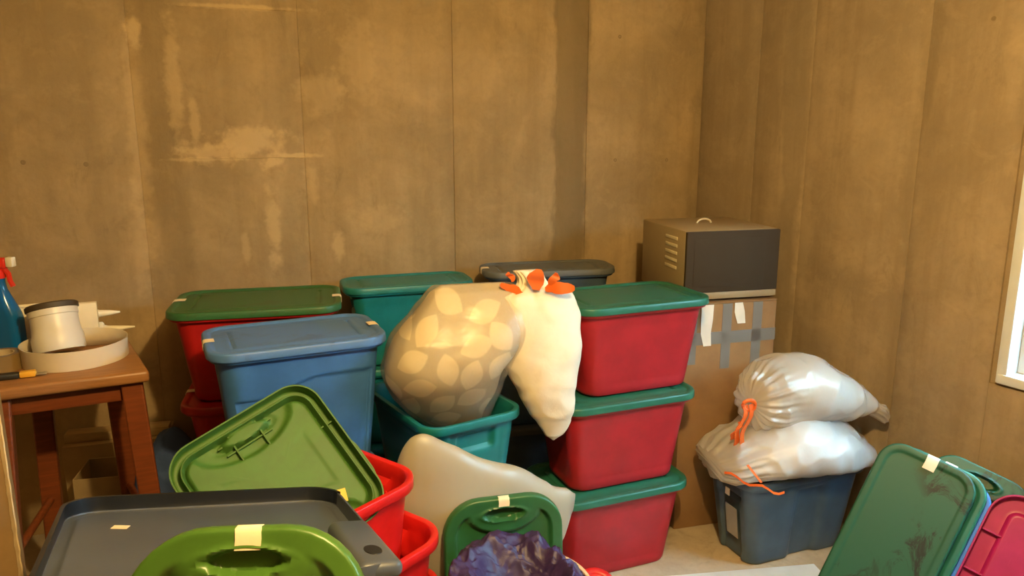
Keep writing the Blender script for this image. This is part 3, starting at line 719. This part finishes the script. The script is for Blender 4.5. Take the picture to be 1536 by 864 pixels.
# ------------------------------------------------------------------ the big bags in the middle
def leaf_material():
    s = NT('leaf_print_cotton'); tc = s.add('ShaderNodeTexCoord'); acc = None
    leaves = ((-.08, .125, 1.0), (-.119, .041, .4), (-.016, .014, 1.75), (.068, .078, .3), (-.10, -.041, .1), (.053, -.008, 1.2), (-.039, -.107, .7), (-.189, -.06, 1.9), (.137, .01, 1.0), (-.035, -.176, .3),
              (-.02, .20, 2.6), (.09, .17, .4), (.05, -.09, .5), (.14, .10, 2.2), (-.14, -.125, 1.2), (-.16, .14, 2.2), (.10, -.16, 1.6), (-.12, .22, .3))
    wob = s.add('ShaderNodeTexNoise'); s.link(tc.outputs['Object'], wob.inputs['Vector']); wob.inputs['Scale'].default_value = 9
    for (x, z, a) in leaves:
        mp = s.add('ShaderNodeMapping', vector_type='TEXTURE'); s.link(tc.outputs['Object'], mp.inputs[0])
        mp.inputs['Location'].default_value = (x, 0, z); mp.inputs['Rotation'].default_value = (0, -a, 0); mp.inputs['Scale'].default_value = (.052, 1, .033)
        sp_ = s.add('ShaderNodeSeparateXYZ'); s.link(mp.outputs[0], sp_.inputs[0])
        v = s.math('SUBTRACT', s.math('SUBTRACT', 1.0, s.math('MULTIPLY', sp_.outputs[0], sp_.outputs[0])), s.math('ABSOLUTE', sp_.outputs[2]))
        acc = v if acc is None else s.math('MAXIMUM', acc, v)
    m_ = s.ramp(acc, -.05, .12)
    s.link(s.mix(m_, (.47, .395, .27), (.70, .60, .40)), s.b.inputs['Base Color']); s.b.inputs['Roughness'].default_value = .8
    return s.m
lb = thing('leaf_print_bag', 'leaf-print bedding in a clear plastic bag, propped in the open teal tote', 'bag', (-.172, 2.275, .85))
tl = Vector((.19, .02, .98)).normalized()     # the bag leans to the right
bsp = [(0, -.002, .075, -.225), (.2, -.010, .045, -.14), (.5, -.02, 0, .0), (.8, .02, .03, .15), (1, .045, .05, .24)]
bpr = [(0, .07, .055, .04, .04), (.04, .10, .08, .06, .06), (.2, .165, .115, .095, .08), (.42, .20, .165, .125, .09), (.65, .19, .215, .115, .09), (.8, .16, .205, .085, .07), (.93, .13, .165, .045, .045), (1, .10, .11, .012, .012)]
RB, FB = Vector((.97, .22, 0)), Vector((.22, -.97, .05))
obj('bedding', bag_me('bedding', bsp, RB, FB, bpr, 2.7, 110, 100, .014, 6, seed=12), leaf_material(), lb)
obj('plastic_bag', bag_me('plastic_bag', bsp, RB, FB, bpr, 2.7, 120, 110, .016, 6, ((1, .1, 9, .006),), 13, .008, .008, 8), film('bag_film_glossy', (.86, .80, .68), .80, .22, .55), lb)
wbag = thing('pillow_bag', 'cream white pillow in a bag tied with orange ribbon, hanging beside the red stack', 'bag', (.105, 2.345, .85))
wsp = [(0, .03, .0, -.285), (.15, .03, .0, -.21), (.5, .0, .0, -.02), (.8, -.025, .01, .16), (.92, -.04, .015, .225), (1, -.05, .02, .275)]
wpr = [(0, .004, .004, .004, .004), (.06, .03, .03, .02, .02), (.2, .075, .065, .045, .04), (.45, .125, .105, .075, .06), (.7, .14, .135, .08, .065), (.86, .12, .12, .06, .05), (.92, .05, .06, .035, .03), (.955, .035, .04, .03, .03), (1, .05, .035, .02, .02)]
obj('pillow', bag_me('pillow', wsp, Vector((.96, .28, 0)), Vector((.28, -.96, .05)), wpr, 2.3, 110, 110, .008, 7, ((.92, .07, 13, .006),), 21, 0, .003, 12), cloth('cream_cotton_bag', (.84, .76, .60), .65, 18, .3), wbag)
for k, (x_, z_, ax, az, l, w_) in enumerate(((-.075, .205, -.8, .55, .075, .022), (-.105, .25, -.25, .9, .035, .018), (-.035, .225, .15, .95, .07, .048), (-.05, .21, -.1, -1, .03, .04), (.0, .225, .95, .12, .085, .034), (.015, .24, .35, .9, .045, .024), (-.03, .195, .6, -.6, .05, .014), (-.10, .205, .9, -.05, .055, .02))):
    d = Vector((ax, -.12, az)).normalized(); o0 = Vector((x_, -.034 - .004 * (k % 3), z_))
    pts = [o0 + d * l * i / 9 + Vector((.004 * math.sin(i * .5 + k), -.003 * math.sin(i * .9 + k), .004 * math.sin(i * .6))) for i in range(10)]
    obj('ribbon', strip_me('ribbon', pts, (-az, .15 * math.sin(k * 2), ax), [w_ * 1.15 * math.sin(math.pi * (i + .8) / 10.4) ** .7 for i in range(10)], .003, .0015, k), ORANGE, wbag)
# smooth translucent bag lying in front of the open teal tote
sb = thing('smooth_white_bag', 'smooth milky white plastic bag slumped against the open teal tote', 'bag', (-.045, 2.03, .0))
A33 = Vector((.84, .545, 0)); F33 = Vector((.545, -.84, .1))
ssp = [(0, -.285, -.095, .57), (.12, -.225, -.08, .575), (.3, -.12, -.045, .54), (.6, .045, .03, .465), (.85, .155, .085, .44), (1, .235, .125, .462)]
spr = [(0, .06, .03, .02, .015), (.04, .12, .115, .03, .02), (.09, .18, .160, .04, .03), (.16, .24, .172, .05, .035), (.25, .28, .162, .06, .035), (.4, .30, .148, .06, .035), (.6, .28, .14, .055, .035), (.8, .22, .10, .045, .03), (.93, .12, .05, .03, .02), (1, .05, .012, .006, .005)]
obj('plastic_bag', bag_me('plastic_bag', ssp, Vector((.1, .06, 1)), F33, spr, 2.2, 100, 100, .012, 5, (), 31, 0, 0), None, sb)
sm = NT('milky_polythene'); sm.b.inputs['Base Color'].default_value = (.36, .335, .265, 1); sm.b.inputs['Roughness'].default_value = .36
sm.b.inputs['Subsurface Weight'].default_value = .25; sm.b.inputs['Subsurface Radius'].default_value = (.03, .025, .02); sm.b.inputs['Coat Weight'].default_value = .0
sm.link(sm.bump(sm.noise(sm.coord(), 7, 3), .3, .01), sm.b.inputs['Normal'])
sb.children[0].data.materials.append(sm.m)

# ------------------------------------------------------------------ waste basket with purple liner
bk = thing('waste_basket', 'round cream waste basket under the purple liner', 'basket', (.035, 1.70, 0))
obj('body', lathe_me('body', ((.10, 0), (.115, .0), (.117, .01), (.158, .445), (.166, .447), (.168, .455), (.164, .461), (.157, .459), (.153, .445), (.112, .012), (.10, .010)), 64), plastic('cream_plastic', (.62, .48, .36), .4), bk)
pb = tag(obj('purple_bag', None or bpy.data.meshes.new('tmp'), None), 'crumpled dark purple plastic bag lining the round basket', 'bag')
nu, nvv = 220, 110; vs = []; fs = []
for i in range(nvv + 1):
    s_ = i / nvv
    r_ = interp([(0, .02), (.3, .085), (.5, .135), (.62, .166), (.72, .178), (1, .176)], s_); z_ = interp([(0, .33), (.25, .37), (.45, .43), (.6, .435), (.75, .39), (1, .26)], s_)
    for k in range(nu):
        a = 2 * math.pi * k / nu; sh = sst(.35, .85, math.cos(a - .2)); rq = r_ * (1 - .09 * sh * sst(.35, .6, s_)); p = Vector((rq * math.cos(a), rq * math.sin(a), z_)); q = p * 11
        rg = 1 - abs(noise.noise(q + Vector((3, 1, 7)))) * 2; rg2 = 1 - abs(noise.noise(q * 2.4)) * 2
        rg3 = 1 - abs(noise.noise(q * 4.6 + Vector((1, 9, 2)))) * 2
        dsp = (.020 * rg + .012 * rg2 + .005 * rg3) * (.35 + .65 * (1 - sst(.75, 1, s_))) - .012
        drop = .035 * sh * sst(.35, .6, s_)
        vs.append((p.x + dsp * math.cos(a) * .35, p.y + dsp * math.sin(a) * .35, p.z + dsp - drop))
for i in range(nvv):
    for k in range(nu): fs.append((i * nu + k, i * nu + (k + 1) % nu, (i + 1) * nu + (k + 1) % nu, (i + 1) * nu + k))
fs.append(tuple(range(nu)))
pb.data = mesh('purple_bag', vs, fs, angle=0); pb.location = (.025, 1.70, .065)
pb.data.materials.append(cloth('purple_polythene', (.034, .018, .088), .46, 30, .5, spec=.45))
c_, al, up, n_ = lean(.27, 2.12, .13, R(30), 50, .3)
free_lid('small red lid lying behind the round basket', .36, .26, P_BRED, frame((.20, 2.12, .075), (.85, .4, .1), (.1, -.5, .85)), kind='flat')

# pale slab painting the pool of daylight on the floor
s_ = []
tag(obj('daylight_slab', box_me('daylight_slab', (-.40, -.30, .0005), (.30, .0, .012), .003), cloth('daylight_white', (.70, .70, .68), .6, 20, .1), None, T(.80, 2.475, 0, R(8))), 'pale slab for the daylight pool on the floor in front of the slate tote', 'board')

# ------------------------------------------------------------------ wooden stool at the left and what is on it
WD = wood('cherry_wood', (.20, .050, .014)); WT = wood('worn_wood_top', (.36, .165, .06))
MS = T(-1.345, 2.235, 0, R(26)); hs = .87; w2 = .215
stl = thing('wooden_stool', 'reddish brown wooden stool at the left, with tools on its seat', 'stool', M=MS)
seat_me = box_me('seat', (-w2, -w2, hs - .036), (w2, w2, hs), .010, 3)
for v_ in seat_me.vertices: v_.co.x *= 1 - .27 * (v_.co.y + w2) / (2 * w2)
obj('seat', seat_me, WT, stl)
for (sx, sy) in ((-1, -1), (1, -1), (1, 1), (-1, 1)):
    vs = []; 
    for (z, o_) in ((hs - .036, .165), (0, .205)):
        for (a, b) in ((-1, -1), (1, -1), (1, 1), (-1, 1)): vs.append((sx * o_ * (1 if sy < 0 else .62) + a * .029, sy * o_ + b * .029, z))
    fs = [(0, 1, 2, 3), (4, 5, 6, 7)] + [(k, (k + 1) % 4, 4 + (k + 1) % 4, 4 + k) for k in range(4)]
    lg = obj('leg', mesh('leg', vs, fs, angle=30), WD, stl); bv = lg.modifiers.new('edge', 'BEVEL'); bv.width = .005; bv.segments = 2
for (a, b) in (((-.15, -.178), (.15, -.156)), ((-.09, .156), (.09, .178))):
    obj('apron', box_me('apron', (*a, hs - .092), (*b, hs - .037), .002), WD, stl)
for sg_ in (-1, 1):
    ap = box_me('apron', (-.011, -.155, hs - .092), (.011, .155, hs - .037), .002)
    obj('apron', ap, WD, stl, T(sg_ * .134, 0, 0, R(11.5) * sg_))
for (p, q, z) in (((-.185, -.185), (.185, -.185), .28), ((-.115, .185), (.115, .185), .28), ((-.18, -.18), (-.115, .18), .36), ((.18, -.18), (.115, .18), .36)):
    obj('stretcher', tube_me('stretcher', ((*p, z), (*q, z)), .012, 12), WD, stl)
hz = hs
# ring of white strip
rg_ = thing('paper_ring', 'wide off-white ring of strip material lying on the stool', 'ring', (-1.335, 2.255, hz + .001))
obj('band', lathe_me('band', ((.140, 0), (.144, 0), (.146, .058), (.142, .058)), 72, False, False), cloth('off_white_band', (.66, .58, .45), .6, 40, .1), rg_)
rg_.children[0].data.polygons  # closed by the inner wall
bmx = bmesh.new(); bmx.from_mesh(rg_.children[0].data); bmesh.ops.bridge_loops(bmx, edges=[e for e in bmx.edges if e.is_boundary]); bmx.to_mesh(rg_.children[0].data); bmx.free()
# white pipe elbow leaning in the ring
PVC = simple('white_pvc', (.74, .70, .62), .35)
el = thing('pipe_fitting', 'white plastic pipe fitting with a dark open end, standing in the ring', 'pipe fitting', M=T(-1.385, 2.26, hz + .022, 0, R(-14), R(-13)))
obj('body', lathe_me('body', ((.060, 0), (.070, .0), (.072, .006), (.072, .045), (.068, .055), (.066, .075), (.066, .108), (.069, .110), (.069, .128), (.066, .131), (.060, .129), (.058, .03), (.05, .02)), 48), PVC, el)
obj('opening_shade', lathe_me('opening_shade', ((.0695, .128), (.073, .130), (.073, .143), (.068, .147), (.062, .146), (.060, .132)), 48), simple('opening_shade_brown', (.055, .038, .02), .6), el)  # dark ring and disc stand in for shade inside the open end
# card with caulking tubes behind it
cd = thing('white_card', 'cream cardboard packet standing behind the pipe fitting', 'packet', M=T(-1.462, 2.392, hz + .001, R(24)))
obj('body', box_me('body', (-.125, -.012, 0), (.115, .012, .135), .002), cloth('cream_card', (.84, .74, .52), .7, 30, .05), cd)
obj('back_sheet', box_me('back_sheet', (-.128, .0125, 0), (.05, .016, .142), .001), cloth('cream_card', (.84, .74, .52), .7, 30, .05), cd)
NZ = simple('nozzle_white', (.84, .78, .62), .4)
for k, (z_, x_, lb_) in enumerate(((.092, -.13, 'caulking tube with short white nozzle, upper of the two behind the packet'), (.036, -.11, 'caulking tube with long white nozzle, lower of the two behind the packet'))):
    ct = thing('caulking_tube', lb_, 'tube', M=T(-1.468, 2.443, hz + .001 + z_ - .008, R(24)))
    Mx = Matrix.Rotation(R(90), 4, 'Y')
    obj('cartridge', lathe_me('cartridge', ((.020, x_ + .0), (.0265, x_ + .002), (.0265, x_ + .215), (.022, x_ + .220)), 32), NZ, ct, Mx)
    obj('nozzle', lathe_me('nozzle', ((.016, x_ + .2201), (.012, x_ + .232), (.009, x_ + .262), (.003, x_ + .292 + .02 * k)), 24), NZ, ct, Mx)
# roll of brown tape and a knife at the left edge
tp_ = thing('tape_roll', 'roll of brown packing tape at the left edge of the stool', 'tape', (-1.497, 2.150, hz + .001))
obj('roll', lathe_me('roll', ((.038, 0), (.056, 0), (.056, .048), (.038, .048), (.038, 0)), 48, False, False), simple('brown_tape', (.22, .14, .05), .35), tp_)
obj('core', lathe_me('core', ((.0345, 0), (.0378, 0), (.0378, .0485), (.0345, .0485), (.0345, 0)), 48, False, False), cloth('card_core', (.55, .44, .28), .8), tp_)
kn = thing('utility_knife', 'black and yellow utility knife lying at the front edge of the stool', 'knife', M=T(-1.405, 2.062, hz + .001, R(24)))
obj('handle', box_me('handle', (-.11, -.013, 0), (.015, .013, .017), .005), simple('black_grip', (.02, .018, .015), .5), kn)
obj('yellow_slider', box_me('yellow_slider', (.0152, -.012, .001), (.055, .012, .018), .004), simple('yellow_plastic', (.80, .42, .04), .4), kn)
obj('blade', box_me('blade', (.0552, -.009, .004), (.082, .009, .008), .001), simple('dull_steel', (.55, .52, .48), .35, .8), kn)
# spray bottle
sp_b = thing('spray_bottle', 'blue spray bottle with red trigger head, at the left edge of the picture', 'spray bottle', (-1.585, 2.325, hz + .001))
BL = NT('blue_liquid_plastic'); BL.b.inputs['Base Color'].default_value = (.008, .15, .50, 1); BL.b.inputs['Roughness'].default_value = .15; BL.b.inputs['Transmission Weight'].default_value = .25
BL.link(BL.mix(BL.noise(BL.coord(), 8), (.006, .13, .45), (.012, .18, .55)), BL.b.inputs['Base Color'])
rings = []
for (l_, w_, r_, z) in ((.09, .055, .02, 0), (.10, .062, .022, .004), (.102, .064, .024, .105), (.096, .062, .026, .125), (.06, .05, .024, .17), (.036, .034, .0165, .20), (.030, .030, .0145, .222), (.030, .030, .0145, .236)):
    rings.append([(x, y, z) for x, y, _ in rr(l_, w_, r_)])
obj('bottle', loft('bottle', rings), BL.m, sp_b)
RDP = plastic('red_trigger_plastic', (.72, .03, .015), .35)
obj('collar', lathe_me('collar', ((.018, .2365), (.019, .240), (.019, .262), (.015, .266)), 28), RDP, sp_b)
hd = obj('trigger_head', box_me('trigger_head', (-.045, -.013, .266), (.030, .013, .300), .008, 3), RDP, sp_b)
obj('trigger', strip_me('trigger', ((.018, 0, .268), (.030, 0, .250), (.032, 0, .228), (.040, 0, .210)), (0, 1, 0), .016, .006), RDP, sp_b)
obj('nozzle', box_me('nozzle', (.0305, -.011, .272), (.052, .011, .302), .003), simple('nozzle_white', (.84, .78, .62), .4), sp_b)

# ------------------------------------------------------------------ clutter on the floor under and beside the stool
PCB = cardboard('pale_cardboard', (.40, .29, .15))
carton('small_carton', 'small open cardboard carton on the floor under the stool', .20, .18, .37, T(-1.44, 2.56, 0, R(12)), True, PCB)
carton('low_carton', 'closed cardboard carton by the wall behind the stool', .36, .17, .41, T(-1.50, 2.755, 0, R(16)), False, PCB)
tag(obj('wood_board', box_me('wood_board', (-.20, -.03, 0), (.16, .03, .035), .003), wood('pale_board', (.42, .30, .15)), None, T(-1.47, 2.735, .4145, R(14))), 'short pale board lying on the carton behind the stool', 'board')
tag(obj('crumpled_paper', bag_me('crumpled_paper', [(0, -.09, 0, .12), (.5, 0, 0, .15), (1, .09, 0, .12)], Vector((0, 0, 1)), Vector((0, -1, 0)), [(0, .01, .01, .01, .01), (.2, .09, .12, .07, .07), (.5, .13, .17, .09, .08), (.8, .09, .12, .07, .06), (1, .01, .01, .01, .01)], 2.2, 50, 40, .01, 12, seed=40, wr=.02, wscale=18), cloth('brown_paper', (.36, .25, .13), .8, 20, .4), None, T(-1.40, 2.28, .03)), 'crumpled brown paper heap on the floor under the stool', 'paper')
tag(obj('blue_cloth', bag_me('blue_cloth', [(0, -.15, 0, .20), (.5, 0, .02, .27), (1, .13, .02, .22)], Vector((0, 0, 1)), Vector((0, -1, 0)), [(0, .02, .02, .02, .02), (.15, .16, .17, .06, .06), (.5, .25, .24, .08, .08), (.85, .19, .17, .06, .06), (1, .01, .01, .01, .01)], 2.4, 80, 70, .02, 8, seed=44, wr=.022, wscale=11), cloth('blue_denim', (.045, .08, .20), .85, 60, .3), None, T(-1.195, 2.505, .0, R(28))), 'heap of dark blue cloth on the floor beside the stool', 'cloth')
fb = carton('open_carton', 'brown cardboard carton at the lower left edge of the picture', .35, .25, 1.06, T(-1.14, 1.31, 0, R(33)), True, cardboard('dark_brown_cardboard', (.24, .145, .055)))  # plain cardboard in a darker brown
obj('corrugated_edge', strip_me('corrugated_edge', [(.1755, -.1255 + .0012 * math.sin(i * 2.1), .01 + 1.05 * i / 90) for i in range(91)], (.8, -.5, 0), .006, .004, .0012, 5), cardboard('torn_paper_edge', (.55, .42, .25)), fb)
